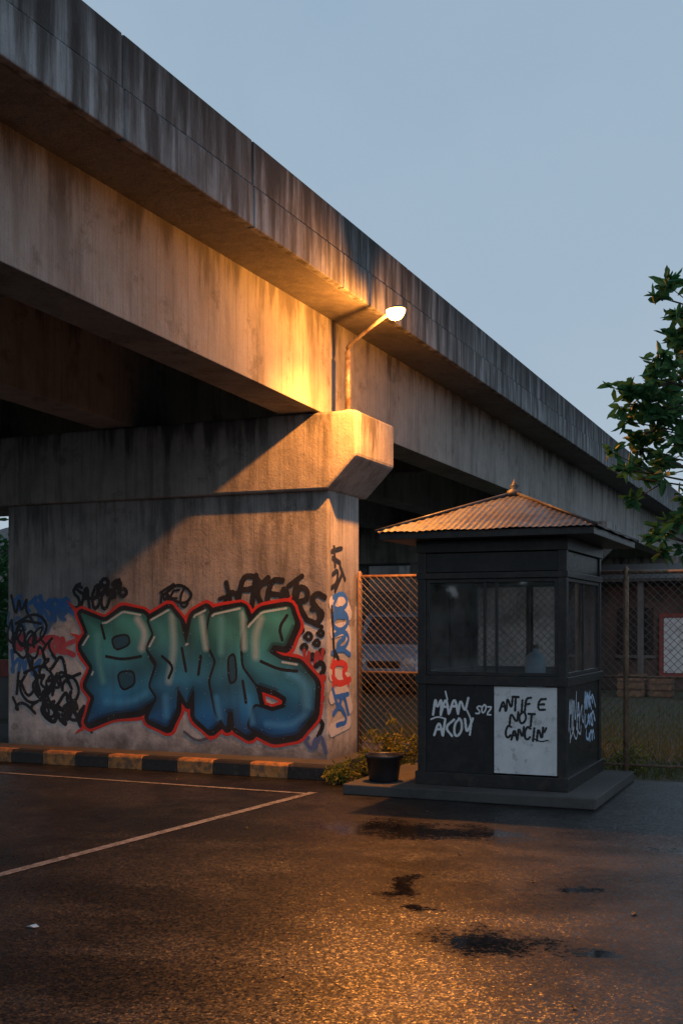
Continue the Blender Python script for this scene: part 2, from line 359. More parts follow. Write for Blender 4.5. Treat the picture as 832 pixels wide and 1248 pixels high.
for gx in (-5.4,-7.9,-10.35,-12.8,-14.75):
    g=MB(); zt=5.235
    ys=[Y0,6.45,11.9,12.44]; zs=[4.27,4.25,4.11,4.095]
    prof=[(ys[k],zs[k]) for k in range(4)]+[(12.44,zt),(Y0,zt)]
    g.prism(prof,'X',gx-.5,gx)
    y=12.455
    while y<Y1:
        e=min(y+15.17,Y1); g.prism([(y,4.095),(e,4.095),(e,zt),(y,zt)],'X',gx-.5,gx); y=e+.02
    g.obj("girder",M_gir,br,bevel=.008)
for yy in (3.2,7.6,20,): MB().box(-14.7,-5.92,yy,yy+.3,4.5,5.2).obj("cross_beam",M_dk,br)
def pier(yoff):
    po=MB().box(-9.85,-5.31,Yp+yoff,12.85+yoff,.0,3.26).obj("pier",M_pier,br,bevel=.025)
    MB().box(-15.4,-11.3,Yp+yoff,12.85+yoff,.0,3.26).obj("pier",M_pier,br,bevel=.025)
    MB().prism([(-4.94,4.10),(-4.94,3.585),(-5.30,3.215),(-15.42,3.215),(-15.78,3.585),(-15.78,4.10)],'Y',11.86+yoff,13.06+yoff).obj("pier_cap",M_cap,br,bevel=.03)
    return po
P=pier(0); pier(15.2); pier(30.4)
# ---------- graffiti on pier front
cv=Canvas(4.60,2.1,.0055); OX=-9.86
def w(u,v):
    a=ypl(u,v,Yp); return (a[0]-OX,a[2]-.2)
def W(ps): return [w(*q) for q in ps]
px=.0100
BK=(.010,.010,.012); RED=(.66,.035,.02)
def ST(ps,r,col,**k): cv.stroke(W(ps),r*px,col,**k)
def wscrib(u,v,wd,ht,r,col,n=9):
    x,y=w(u,v+ht); scribble(cv,x,y,wd*px*1.1,ht*px,r*px*1.35,col,n)
random.seed(3)
wscrib(15,740,60,40,1.6,(.11,.18,.32),9)
wscrib(22,724,75,28,2.0,(.04,.17,.45),12); wscrib(45,720,48,30,2.2,(.03,.15,.42),10); wscrib(14,790,40,40,1.8,(.05,.18,.45),9); wscrib(50,738,40,24,1.8,(.05,.16,.4),9)
wscrib(20,766,80,34,2.6,(.50,.06,.08),10); wscrib(30,776,70,26,2.2,(.52,.09,.1),9)
for k in range(6): wscrib(13+k*9,752+k*19,56,40,random.uniform(1.1,1.8),BK,8)
wscrib(16,805,90,55,1.5,BK,11); wscrib(55,850,60,42,2.1,BK,7); wscrib(14,745,36,60,1.5,BK,6); wscrib(18,845,80,28,1.5,BK,9); wscrib(14,720,30,36,1.4,BK,6)
ST([(20,760),(45,745),(62,765),(40,790),(18,780),(24,755),(50,760)],1.9,BK); ST([(60,830),(90,820),(100,850),(70,870),(50,850),(70,826)],2.1,BK)
ST([(30,820),(55,808),(72,835),(40,862),(22,840),(34,818)],2,BK); ST([(90,860),(98,888),(104,870),(112,892)],2.2,BK)
random.seed(11)
write(cv,"SAGO",*w(88,742),.56,.29,.022,BK,gap=.12); wscrib(96,706,58,30,1.6,BK,9)
for (u,v) in ((128,710),(143,712),(136,724),(150,722)): ST([(u-5,v),(u,v-6),(u+6,v),(u,v+6),(u-5,v)],2.5,BK)
write(cv,"MEC",*w(196,740),.38,.22,.015,BK); ST([(201,724),(218,710),(237,724),(224,738),(204,726)],1.9,BK); ST([(196,722),(212,712)],1.7,BK)
for i,ch in enumerate("FKENRS"):
    u=290+i*17.0; v=737+i*i*.65+i*1.2; x,y=w(u,v)
    for st in FONT[ch]: cv.stroke([(x+(a+.3*b)*.165,y+b*.36-a*.03) for a,b in st],.034,BK,smooth=2)
ST([(268,730),(300,718),(340,706)],2.4,BK); ST([(276,710),(283,742)],3,BK); ST([(352,714),(368,702)],3,BK); ST([(272,738),(283,716),(292,736)],2.4,BK); ST([(312,702),(318,711)],2.8,BK)
ST([(380,742),(394,744),(392,756),(380,760),(392,764)],2.6,BK)
for (u,v,r) in [(366,768,4.5),(376,776,5),(386,784,4),(371,789,4),(381,801,4),(391,772,4),(392,795,3.5)]:
    ST([(u-r,v),(u,v-r*1.2),(u+r,v),(u,v+r),(u-r,v)],2.2,BK,smooth=2)
wscrib(370,784,24,36,1.5,(.48,.05,.05),7); ST([(385,812),(392,806),(396,816),(388,826)],3,BK)
ST([(384,822),(388,832),(394,826)],4,(.6,.04,.03)); ST([(386,842),(394,850)],2.2,(.6,.04,.03)); ST([(385,874),(395,882),(388,897)],2.6,BK); wscrib(374,895,23,22,1.6,(.1,.14,.3),6)
ST([(225,892),(240,904),(255,899)],1.6,(.1,.1,.12))
# main piece
Bp=[(98,746),(128,758),(150,743),(177,748),(189,774),(181,801),(195,822),(193,850),(170,866),(138,870),(106,882),(116,850),(105,836),(114,813),(98,788),(108,772)]
Bh=[[(136,777),(156,773),(159,785),(141,793)],[(143,820),(163,817),(165,834),(149,842)]]
Mp=[(181,755),(207,740),(220,757),(227,786),(235,749),(253,740),(264,766),(259,800),(265,830),(280,870),(256,891),(237,874),(237,838),(228,858),(217,838),(215,866),(204,887),(180,876),(192,850),(183,836),(192,808),(179,790),(188,773)]
Ap=[(257,747),(297,738),(307,768),(302,800),(314,846),(321,877),(303,897),(286,886),(284,867),(278,867),(276,887),(264,870),(256,830),(264,806),(251,780)]
Ah=[[(278,802),(286,796),(289,828),(280,834)]]
Sp=[(301,762),(318,744),(353,738),(360,760),(348,788),(333,786),(328,795),(342,804),(366,808),(385,832),(383,869),(362,895),(332,900),(303,886),(311,860),(332,867),(348,862),(349,850),(337,842),(313,834),(297,812),(295,782)]
kk=.09
polys=[chaikin(W(q),2,True,kk) for q in (Bp,Mp,Ap,Sp)]; holes=[chaikin(W(q),2,True,.2) for q in Bh+Ah]
sds=[cv.sdf([q]) for q in polys]
sh=[chaikin([(a+.018,b-.02) for a,b in W(q)],2,True,kk) for q in (Bp,Mp,Ap,Sp)]
sd=np.minimum.reduce(sds); ssd=np.minimum.reduce([cv.sdf([q]) for q in sh]); hd=np.minimum.reduce([cv.sdf([q]) for q in holes])
wob=.006*np.sin(cv.X*9+2*np.cos(cv.Y*7))+.004*np.sin(cv.Y*23+cv.X*5)
outer=np.minimum(sd,ssd)
cv.put(outer+wob<.090,RED)
for a in ([(100,752),(82,732)],[(104,780),(86,772)],[(258,884),(257,904)],[(345,742),(356,726)],[(112,880),(92,894)],[(320,890),(322,908)]): ST(a,4.5,RED,r2=.3*px)
cv.put(outer+wob*.5<.054,BK)
for k,sdk in enumerate(sds):
    gy,gx=np.gradient(sdk,cv.c)
    m=sdk<.0
    t=np.clip((cv.Y-.2)/(1.15),0,1)[...,None]; n=(np.sin(cv.X*6+k*2+2*np.sin(cv.Y*4))*np.cos(cv.Y*7+k*2+cv.X*3)*.5+.5)[...,None]
    top=np.array([.07,.36,.32]) if k!=1 else np.array([.06,.30,.29]); bot=np.array([.012,.17,.52]); c=(bot*(1-t)+top*t)*(.55+.6*n)
    inner=np.clip((-sdk)/.12,0,1)[...,None]; c=c*(.62+.42*inner)
    cv.put((sdk<.030),BK)
    cv.col[m]=c[m]
    lit=np.clip((-gx*.45+gy*.9),-1,1); 
    q=m&(lit>.78)&(sdk<-.012)&(sdk>-.036)&(cv.Y>.85); cv.col[q]=cv.col[q]*.25+np.array((.74,.82,.78))*.75
    q=m&(lit<-.6)&(sdk>-.035); cv.col[q]=cv.col[q]*.5
cv.put(hd<.018,BK); cv.put(hd<-.010,(.02,.10,.15))
full=sd<-.02
LT=(.50,.68,.64); MD=(.14,.46,.46)
for a,r,c in [([(168,755),(178,770),(173,790)],6,(.68,.74,.72)),([(120,775),(120,800),(126,830)],6,MD),([(210,750),(213,790),(206,830)],6,(.42,.6,.57)),([(246,752),(251,790)],5,LT),([(270,754),(270,795)],6,MD),([(296,748),(298,790)],5,LT),([(318,754),(311,775),(312,800)],6,(.46,.62,.58)),([(352,820),(372,830),(374,860)],7,(.10,.44,.72)),([(130,855),(160,856),(178,845)],6,(.07,.38,.66)),([(264,850),(268,876)],5,(.07,.36,.64)),([(202,850),(203,872)],6,(.07,.36,.66)),([(325,882),(355,885),(372,870)],5,(.06,.32,.64)),([(302,850),(308,880)],5,(.07,.34,.62))]:
    for f_,mx in ((1.2,.2),(.8,.3),(.4,.45)): cv.stroke(W(a),r*px*.9*f_,c,only=full,smooth=2,mixf=mx)
for a in ([(198,800),(212,812),(206,826)],[(296,830),(300,856)],[(318,806),(340,816),(362,818)],[(130,800),(150,804),(172,800)],[(222,790),(227,818)],[(350,750),(340,765),(344,780)],[(124,762),(128,778)],[(245,800),(242,822)]):
    cv.stroke(W(a),1.9*px,BK,only=full)
cv.build("graffiti_lettering",(OX,Yp-.004,.2),(1,0,0),(0,0,1),SPRAY,P,worn=.003,label="teal and blue block letter graffiti outlined in black and red")
# side face graffiti
c2=Canvas(.9,2.4,.006)
def w2(u,v):
    a=xpl(u,v,-5.31); return (a[1]-Yp,a[2]-.2)
def S2(ps,r,col,**k): c2.stroke([w2(*q) for q in ps],r*px*2.2,col,**k)
BL2=(.03,.20,.80); RD2=(.7,.05,.03); WT=(.75,.76,.78)
for ps in ([(404,735),(418,728),(425,748)],[(405,770),(424,764),(424,790)],[(404,850),(420,838),(426,862)],[(404,822),(424,828)],[(404,890),(424,880)]): S2(ps,3.6,WT)
for ps in ([(406,728),(418,722),(424,735),(414,745),(405,740),(410,728)],[(404,750),(416,742),(426,756),(416,770),(405,764),(408,750),(420,752)],[(406,775),(418,768),(426,778),(418,792),(408,788),(420,776)],[(405,840),(412,866),(418,842),(424,870)],[(406,870),(414,858),(424,880),(410,884)],[(408,850),(424,846)],[(404,796),(416,790),(426,798)]): S2(ps,1.4,BL2)
for ps in ([(404,812),(412,806),(424,812),(416,820),(424,832)],[(405,825),(412,835),(426,828)],[(406,806),(406,834)]): S2(ps,1.8,RD2)
for ps in ([(406,652),(408,690)],[(404,672),(416,668)],[(405,700),(412,694),(410,712),(404,716)],[(406,660),(414,652)],[(408,795),(412,803)],[(405,680),(414,686)],[(408,720),(416,700)],[(404,740),(407,800)],[(414,690),(420,706)]): S2(ps,1.3,BK)
c2.build("graffiti_tag",(-5.306,Yp,.2),(0,1,0),(0,0,1),SPRAY,P,worn=.01,label="blue red and black sprayed tags on the pier end")
# ---------- street lamp on the cap
sl=empty("street_lamp",(-5.12,12.05,4.10),"lit orange street lamp on curved pole above the pier","street lamp")
LP=Vector((-4.28,11.36,4.985))
MB().tube([(-5.12,12.05,4.10),(-5.12,12.05,4.13)],.075,14).tube([(-5.12,12.05,4.11),(-5.12,12.05,4.80)],.034,12).obj("pole",M_galv,sl,smooth=True)
arm=[(-5.12,12.05,4.78),(-5.12,12.05,4.84),(-5.08,12.02,4.87),(-4.98,11.94,4.895),(-4.72,11.72,4.95),(-4.40,11.46,5.01)]
MB().tube(arm,[.028,.028,.026,.024,.022,.022],10).obj("arm",M_galv,sl,smooth=True)
def ell(name,c,rx,ry,rz,mat,parent,rot,zmin=-1,zmax=1,seg=20):
    v=[];f=[]; nr=10
    for i in range(nr+1):
        zz=zmin+(zmax-zmin)*i/nr; a=math.asin(max(-1,min(1,zz)))
        for j in range(seg):
            t=2*math.pi*j/seg; v.append((rx*math.cos(a)*math.cos(t),ry*math.cos(a)*math.sin(t),rz*math.sin(a)))
    for i in range(nr):
        for j in range(seg): f.append((i*seg+j,i*seg+(j+1)%seg,(i+1)*seg+(j+1)%seg,(i+1)*seg+j))
    f.append(tuple(range(seg))[::-1]); f.append(tuple(nr*seg+j for j in range(seg)))
    R=Matrix.Rotation(rot,4,'Z'); T=Matrix.Translation(c)
    return meshobj(name,[T@(R@Vector(q)) for q in v],f,mat,parent,smooth=True)
ra=math.atan2(-.64,.77)
ell("lamp_head",LP+Vector((0,0,.03)),.15,.08,.035,M_galv,sl,ra,zmin=0)
ell("lamp_lens",LP+Vector((0.0,0,.026)),.125,.095,.11,M_bulb,sl,ra,zmax=0)
def lamp(kind,name,loc,en,col,**k):
    l=bpy.data.lights.new(name,kind); l.energy=en; l.color=col
    for a,b in k.items(): setattr(l,a,b)
    o=bpy.data.objects.new(name,l); o.location=loc; S.collection.objects.link(o); return o
OR=(1,.33,.05)
lamp('POINT',"lamp_light",LP+Vector((.0,0,-.125)),310,OR,shadow_soft_size=.035)
ln=lamp('SPOT',"lamp_downlight",LP+Vector((.0,0,-.128)),1150,OR,shadow_soft_size=.035,spot_size=math.radians(128),spot_blend=.9)
ln.rotation_euler=Vector((-.3,.12,-1)).to_track_quat('-Z','Y').to_euler()
ls=lamp('SPOT',"lamp_beam",LP+Vector((.05,-.03,-.13)),1050,OR,shadow_soft_size=.05,spot_size=math.radians(80),spot_blend=1)
ls.rotation_euler=(Vector((-1.3,4.4,0))-ls.location).to_track_quat('-Z','Y').to_euler()
# ---------- kiosk
kz=.105
MB().box(-4.52,-2.02,10.5,12.66,.001,kz).obj("pavement",M_pave,bevel=.012,kind="structure")
kx0,kx1,ky0,ky1=-3.84,-2.35,10.81,12.54
K=empty("guard_kiosk",((kx0+kx1)/2,(ky0+ky1)/2,kz),"black guard kiosk with rusty pyramid roof on a concrete slab","kiosk")
pw=.085
for xx in (kx0,kx1-pw):
    for yy in (ky0,ky1-pw): MB().box(xx,xx+pw,yy,yy+pw,kz,2.47).obj("corner_post",M_black,K,bevel=.006)
def ring(z0,z1,out,th,name,mat):
    b=MB(); x0,x1,y0,y1=kx0-out,kx1+out,ky0-out,ky1+out
    b.box(x0,x1,y0,y0+th,z0,z1).box(x0,x1,y1-th,y1,z0,z1).box(x0,x0+th,y0+th,y1-th,z0,z1).box(x1-th,x1,y0+th,y1-th,z0,z1)
    return b.obj(name,mat,K,bevel=.005)
ring(kz+.001,.235,.02,.06,"skirting",M_black); ring(1.10,1.19,.018,.10,"sill",M_black); ring(2.14,2.20,.012,.09,"window_head",M_black); ring(2.40,2.52,.014,.09,"top_plate",M_black)
ring(2.205,2.395,-.02,.03,"frieze_panel",M_panelk)
r=.02
for a in ((kx0+r,kx0+r+.03,ky0+pw,ky1-pw),(kx1-r-.03,kx1-r,ky0+pw,ky1-pw),(kx0+pw,kx1-pw,ky1-r-.03,ky1-r),(kx0+pw,-3.07,ky0+r,ky0+r+.03)):
    MB().box(*a,.237,1.098).obj("wall_panel",M_panelk,K)
MB().box(-3.06,kx1-pw-.01,ky0+.012,ky0+r+.03,.25,1.09).obj("wall_panel",M_white,K,bevel=.004)["label"]="white painted panel with black handwriting"
MB().box(kx0+.05,kx1-.05,ky0+.05,ky1-.05,kz+.002,kz+.03).obj("floor",M_pave,K)
MB().box(kx0+.09,kx1-.09,ky0+.09,ky1-.09,2.34,2.37).obj("ceiling",M_panelk,K)
MB().box(kx0+.06,kx1-.5,ky1-.55,ky1-.12,.95,1.0).box(kx0+.1,kx0+.15,ky1-.5,ky1-.45,kz+.03,.95).box(kx1-.6,kx1-.55,ky1-.5,ky1-.45,kz+.03,.95).obj("desk",M_rustpost,K)
def window(axis,a0,a1,fix,mull):
    z0,z1=1.192,2.138; t=.035
    fr=MB(); g=MB()
    def bx(B,p0,p1,q0,q1,off,th):
        if axis=='Y': B.box(p0,p1,fix+off,fix+off+th,q0,q1)
        else: B.box(fix-off-th,fix-off,p0,p1,q0,q1)
    bx(fr,a0,a0+t,z0,z1,.0,.05); bx(fr,a1-t,a1,z0,z1,.0,.05); bx(fr,a0+t,a1-t,z0,z0+t,.0,.05); bx(fr,a0+t,a1-t,z1-t,z1,.0,.05)
    for mpos in mull: bx(fr,mpos-.012,mpos+.012,z0+t,z1-t,.008,.035)
    wo=fr.obj("window",M_black,K,bevel=.003)
    bx(g,a0+t,a1-t,z0+t,z1-t,.022,.004); g.obj("window_pane",M_glass,wo)
window('Y',kx0+pw,kx1-pw,ky0+.015,[-3.04,-3.16]); window('Y',kx0+pw,kx1-pw,ky1-.075,[-3.1])
window('X',ky0+pw,ky1-pw,kx1-.01,[11.7]); window('X',ky0+pw,ky1-pw,kx0+.07,[11.7])
je=empty("stand_in_jug",(-3.0,ky1-.3,1.0),"pale jug added on the kiosk desk as stand-in for a window reflection","jug")  # jug added in place of a whitish reflection in the kiosk glass
def lathe(prof,c,seg=28):
    v=[];f=[]
    for r_,z in prof:
        for j in range(seg): t=2*math.pi*j/seg; v.append((c[0]+r_*math.cos(t),c[1]+r_*math.sin(t),c[2]+z))
    for i in range(len(prof)-1):
        for j in range(seg): f.append((i*seg+j,i*seg+(j+1)%seg,(i+1)*seg+(j+1)%seg,(i+1)*seg+j))
    return v,f
M_jug=paint("pale_blue_jug_plastic",(.45,.62,.75),.35,.1)
vv,ff=lathe([(.001,0),(.10,0),(.11,.02),(.11,.3),(.09,.36),(.03,.40),(.03,.44)],(-3.0,ky1-.3,1.001)); meshobj("jug_body",vv,ff,M_jug,je,smooth=True)
vv,ff=lathe([(.036,.43),(.036,.47),(.001,.472)],(-3.0,ky1-.3,1.001)); meshobj("jug_cap",vv,ff,M_galv,je,smooth=True)
# marks on panels
WH=(.78,.80,.82)
k1=Canvas(.70,.84,.004); random.seed(21)
write(k1,"MAAN",.07,.56,.34,.17,.012,WH,.25,gap=.12,jit=.12,smooth=2); write(k1,"AKOV",.08,.35,.38,.16,.012,WH,.25,gap=.14,jit=.12,smooth=2); write(k1,"SOZ",.51,.57,.15,.08,.008,WH,.3,jit=.12)
k1.stroke([(.05,.50),(.12,.53),(.2,.51)],.008,WH); k1.stroke([(.20,.78),(.22,.70)],.008,WH); k1.stroke([(.42,.6),(.47,.5),(.45,.36)],.009,WH)
k1.build("graffiti_tag",(kx0+pw,ky0+r-.004,.25),(1,0,0),(0,0,1),SPRAY,K,label="white sprayed words on the dark panel")
k2=Canvas(.60,.84,.004)
write(k2,"ANTIF",.05,.61,.30,.12,.011,BK,.15,gap=.14,jit=.1,smooth=2); write(k2,"E",.42,.63,.07,.11,.011,BK,.1); write(k2,"NOT",.15,.48,.24,.11,.011,BK,.1,gap=.18,jit=.1,smooth=2); write(k2,"CANCIN'",.10,.34,.43,.12,.011,BK,.15,gap=.15,jit=.1)
k2.stroke([(.38,.35),(.45,.32),(.52,.34)],.006,BK)
k2.build("graffiti_tag",(-3.05,ky0+.008,.25),(1,0,0),(0,0,1),SPRAY,K,label="black handwritten words on the white panel")
k3=Canvas(1.5,.84,.005); random.seed(5)
write(k3,"MNA",.08,.42,.5,.32,.014,(.6,.66,.75),.2); scribble(k3,.1,.25,.6,.25,.012,(.6,.62,.68),7); scribble(k3,.55,.4,.3,.3,.012,(.6,.66,.75),5)
for q in ((.9,.55,.45,.2),(.88,.36,.5,.2),(.95,.2,.4,.16),(.85,.5,.3,.28)): scribble(k3,*q,.015,(.5,.66,.88),8)
k3.build("graffiti_tag",(kx1-r+.004,ky0+pw,.25),(0,1,0),(0,0,1),SPRAY,K,label="pale blue sprayed tags on the dark panel")
# roof
ov=.32; ex0,ex1,ey0,ey1=kx0-ov,kx1+ov+.02,ky0-ov,ky1+ov; cxr,cyr=(ex0+ex1)/2,(ey0+ey1)/2; ze,za=2.60,3.05
MB().prism([(ex0+.03,2.522),(ex1-.03,2.522),(ex1-.03,2.59),(ex0+.03,2.59)],'Y',ey0+.03,ey1-.03).obj("eaves",M_black,K,bevel=.004)
v=[];f=[]
def slope(pa,pb):
    pa=Vector(pa);pb=Vector(pb);ap=Vector((cxr,cyr,za)); n=(pb-pa).cross(ap-pa).normalized()
    if n.z<0:n=-n
    ln=(pb-pa).length; cols=int(ln/.062)*6
    base=len(v); rows=4; up=(ap-(pa+pb)/2); lastj=0
    for i in range(cols+1):
        t=i/cols; bot=pa.lerp(pb,t); h=1-abs(2*t-1)
        if i%42==0: lastj=random.uniform(-.012,.014)
        off=n*(.004*math.sin(2*math.pi*i/6)+.004*math.sin(i*.11)); bot=bot-up.normalized()*lastj
        for k in range(rows+1): v.append(bot+up*h*k/rows+off)
    for i in range(cols):
        for k in range(rows):
            q=base+i*(rows+1)+k; f.append((q,q+rows+1,q+rows+2,q+1))
c00=(ex0,ey0,ze);c10=(ex1,ey0,ze);c11=(ex1,ey1,ze);c01=(ex0,ey1,ze)
for a_,b_ in ((c00,c10),(c10,c11),(c11,c01),(c01,c00)): slope(a_,b_)
ro=meshobj("roof",v,f,M_roof,K); sm=ro.modifiers.new("s",'SOLIDIFY'); sm.thickness=.006
h=MB()
for c_ in (c00,c10,c11,c01): h.tube([Vector(c_)+Vector((0,0,.005)),(cxr,cyr,za+.012)],.018,8)
h.obj("ridge_cap",M_roof,ro,smooth=True)
MB().tube([(cxr,cyr,za-.03),(cxr,cyr,za+.03),(cxr,cyr,za+.05),(cxr,cyr,za+.08),(cxr,cyr,za+.10),(cxr,cyr,za+.15)],[.10,.075,.03,.05,.025,.006],12).obj("finial",M_roof,ro,smooth=True)
# ---------- bucket
bk=empty("plastic_bucket",(-4.22,10.86,kz),"black plastic tub beside the kiosk on the slab","bucket")
vv,ff=lathe([(0.001,.0),(.14,.0),(.15,.02),(.178,.235),(.195,.24),(.197,.272),(.188,.274),(.175,.26),(.145,.05),(.001,.05)],(-4.22,10.86,kz+.001)); meshobj("tub",vv,ff,M_plastic,bk,smooth=True)
# ---------- fences
def fence(xs,x0,x1,lab):
    Yf=12.74; e=empty("chain_link_fence",(x0,Yf,0),lab,"fence")
    for x_ in xs: MB().tube([(x_,Yf,0),(x_,Yf,2.30),(x_,Yf,2.33)],[.03,.03,.01],10).obj("post",M_rustpost,e,smooth=True)
    MB().tube([(x0,Yf,2.26),(x1,Yf,2.26)],.022,8).obj("top_rail",M_rustpost,e,smooth=True)
    for z_ in (.16,1.12): MB().tube([(x0,Yf,z_),(x1,Yf,z_)],.014,8).obj("lower_rail",M_rustpost,e,smooth=True)
    m=MB(); sp=.085; z0,z1=.16,2.26; H=z1-z0; rr=.0030
    for sgn,off in ((1,-.022),(-1,-.029)):
        a=x0-H
        while a<x1+2*H:
            p0=[a,z0];p1=[a+sgn*H,z1]
            def cl(p,q,X): t=(X-p[0])/(q[0]-p[0]); return [X,p[1]+t*(q[1]-p[1])]
            lo,hi=(p0,p1) if p0[0]<p1[0] else (p1,p0)
            if hi[0]>x0 and lo[0]<x1:
                A=cl(lo,hi,x0) if lo[0]<x0 else lo; B=cl(lo,hi,x1) if hi[0]>x1 else hi
                m.tube([(A[0],Yf+off,A[1]),(B[0],Yf+off,B[1])],rr,4)
            a+=sp
    m.obj("wire_mesh",M_wire,e)
fence([-5.26,-3.95],-5.26,-3.95,"rusty chain link fence between pier and kiosk")
fence([-3.2,-2.12,.0,2.1,4.2],-3.93,4.2,"rusty chain link fence beside the kiosk")
# ---------- foliage helpers
def leaves(centers,mat,name,parent,ll=.15,lw=.05,kind=None,label=None,cat=None,per=14,spread=.16,droop=.2):
    V=[];Fc=[]
    for c in centers:
        for i in range(per):
            d=Vector(rng.normal(size=3)); d.z=d.z*.6-droop; d.normalize(); o=Vector(c)+Vector(rng.normal(size=3))*spread*.5
            s=d.cross(Vector(rng.normal(size=3))).normalized(); l=ll*rng.uniform(.65,1.2); w_=lw*rng.uniform(.7,1.2); n=d.cross(s)
            k=len(V); V+=[o,o+d*l*.35+s*w_*.5+n*.006,o+d*l*.75+s*w_*.38-n*.004,o+d*l-n*.02,o+d*l*.75-s*w_*.38-n*.004,o+d*l*.35-s*w_*.5+n*.006,o+d*l*.5-n*.012]
            Fc+=[(k,k+1,k+6,k+5),(k+1,k+2,k+6),(k+5,k+6,k+4),(k+2,k+3,k+6),(k+6,k+3,k+4)]
    return meshobj(name,V,Fc,mat,parent,kind=kind,label=label,cat=cat)
tp=dpt(965,760,9.3); T=empty("broadleaf_tree",(tp.x,tp.y,0),"leafy green tree reaching over the fence beside the bridge","tree")
tb=MB(); tb.tube([(tp.x,tp.y,-.05),(tp.x+.03,tp.y,1),(tp.x-.05,tp.y+.05,2.2),(tp.x+.02,tp.y,3.2),(tp.x,tp.y+.05,4.3)],[.17,.13,.11,.08,.04],12)
cl=[(826,342),(812,366),(832,380),(810,406),(796,434),(824,426),(774,458),(798,462),(826,466),(752,480),(778,490),(804,496),(830,502),(762,514),(792,522),(820,532),(780,552),(750,570),(764,582),(804,562),(830,612),(814,636),(800,654),(828,654),(852,380),(858,450),(860,520),(856,640),(828,556),(842,410),(845,600),(786,506),(812,480),(806,542),(838,480),(838,530)]
tips=[]
for (u,v_) in cl: tips.append(dpt(u+6,v_,9.3+random.uniform(-.45,.45)))
outer_=[]
for i in range(40):
    a=random.uniform(-1.5,1.6); rr=random.uniform(.3,1.2); outer_.append(Vector((tp.x+.5+rr*math.cos(a),tp.y+rr*math.sin(a),random.uniform(2.5,4.9))))
sub=[]
for c in tips+outer_:
    zt=max(1.9,min(4.2,c.z-.4)); s0=Vector((tp.x,tp.y+.03,zt)); midp=s0.lerp(c,.5)+Vector((0,0,.08)); tb.tube([s0,midp,c],[.022,.011,.004],5)
    for k in range(3):
        e=c+Vector(rng.normal(size=3))*.07; tb.tube([midp.lerp(c,.6),e],[.006,.003],4); sub.append(e)
tb.obj("trunk",M_bark,T,smooth=True)
leaves(sub,M_leaf,"crown",T,ll=.13,lw=.052,per=13,spread=.035,droop=.1)
def weed(loc,h,n,lab,nm="weed_plant"):
    e=empty(nm,loc,lab,"plant"); cs_=[Vector(loc)+Vector((random.gauss(0,h*.35),random.gauss(0,h*.3),abs(random.gauss(h*.5,h*.3)))) for _ in range(n)]
    st=MB()
    for c in cs_[:14]: st.tube([Vector(loc)+Vector((random.gauss(0,.03),random.gauss(0,.03),0)),c],[.006,.003],5)
    st.obj("stem",M_bark,e); leaves(cs_,M_weed,"foliage",e,ll=.065,lw=.026,per=8,spread=.05,droop=-.1)
weed((-4.85,11.2,0),.19,36,"yellow green weeds at the end of the kerb"); weed((-4.70,11.6,0),.26,40,"yellow green weeds at the end of the kerb")
weed((-4.70,12.4,0),.42,90,"yellow green shrub at the foot of the chain link fence","shrub"); weed((-2.2,13.3,0),.3,40,"yellow green shrub behind the chain link fence","shrub"); weed((-1.2,14.2,0),.3,40,"yellow green shrub behind the chain link fence","shrub")
V=[];Fc=[]
for i in range(14000):
    x_=random.uniform(-6.5,4); y_=12.85+abs(random.gauss(0,4.5)); h_=random.uniform(.06,.24); a=random.uniform(0,6.28); k=len(V); l=random.gauss(0,.06)
    V+=[(x_,y_,-.004),(x_+.014*math.cos(a),y_+.014*math.sin(a),-.004),(x_+l,y_+random.gauss(0,.04),h_)]; Fc.append((k,k+1,k+2))
meshobj("grass",V,Fc,M_grass,kind="stuff",label="patchy dry grass behind the fence",cat="grass")
# ---------- low building behind
M_wall=paint("brown_red_plaster",(.115,.07,.058),.85,.4,scale=1.2,rust=(.06,.05,.045),bumps=.4)
M_wall2=paint("grey_brown_plaster",(.14,.125,.115),.85,.3,scale=1.2,bumps=.4)
M_dark=paint("dark_opening",(.02,.02,.022),.3,.3)
M_redw=paint("faded_red_paint",(.30,.06,.05),.7,.3)
M_roofd=paint("dark_roof_sheet",(.05,.043,.04),.7,.3,scale=2)
B=empty("low_building",(-2,32,0),"low reddish brown building with dark roof and pale shutter","building")
MB().box(-8,6,30,36,0,2.9).obj("wall",M_wall,B,bevel=.02)
rf=MB(); rf.prism([(29.2,2.75),(33,3.3),(36.6,2.75),(36.6,2.83),(33,3.38),(29.2,2.83)],'X',-8.4,6.4); rf.obj("roof",M_roofd,B)
for x_ in (-7.9,-6.1,-4.6,-2.4,-1.1,.7,2.9,5.5): MB().box(x_,x_+.14,29.3,29.44,0,2.745).obj("column",M_wall2,B,bevel=.01)
MB().box(-4.05,-2.9,29.95,29.99,.45,1.85).obj("shutter",M_white,B,bevel=.01); 
sf=MB()
for (a,c_) in ((-4.15,-4.06),(-2.89,-2.80)): sf.box(a,c_,29.92,29.99,.36,1.95)
sf.box(-4.15,-2.80,29.915,29.99,1.86,1.96).box(-4.15,-2.80,29.915,29.99,.35,.44); sf.obj("shutter_frame",M_redw,B)
for x_ in (-6.6,-5.2,-.8,1.5,3.8):
    wi=MB().box(x_,x_+.9,29.95,29.99,.9,2.1).obj("window",M_dark,B); MB().box(x_-.06,x_+.96,29.9,29.98,.82,.895).obj("sill",M_wall2,wi)
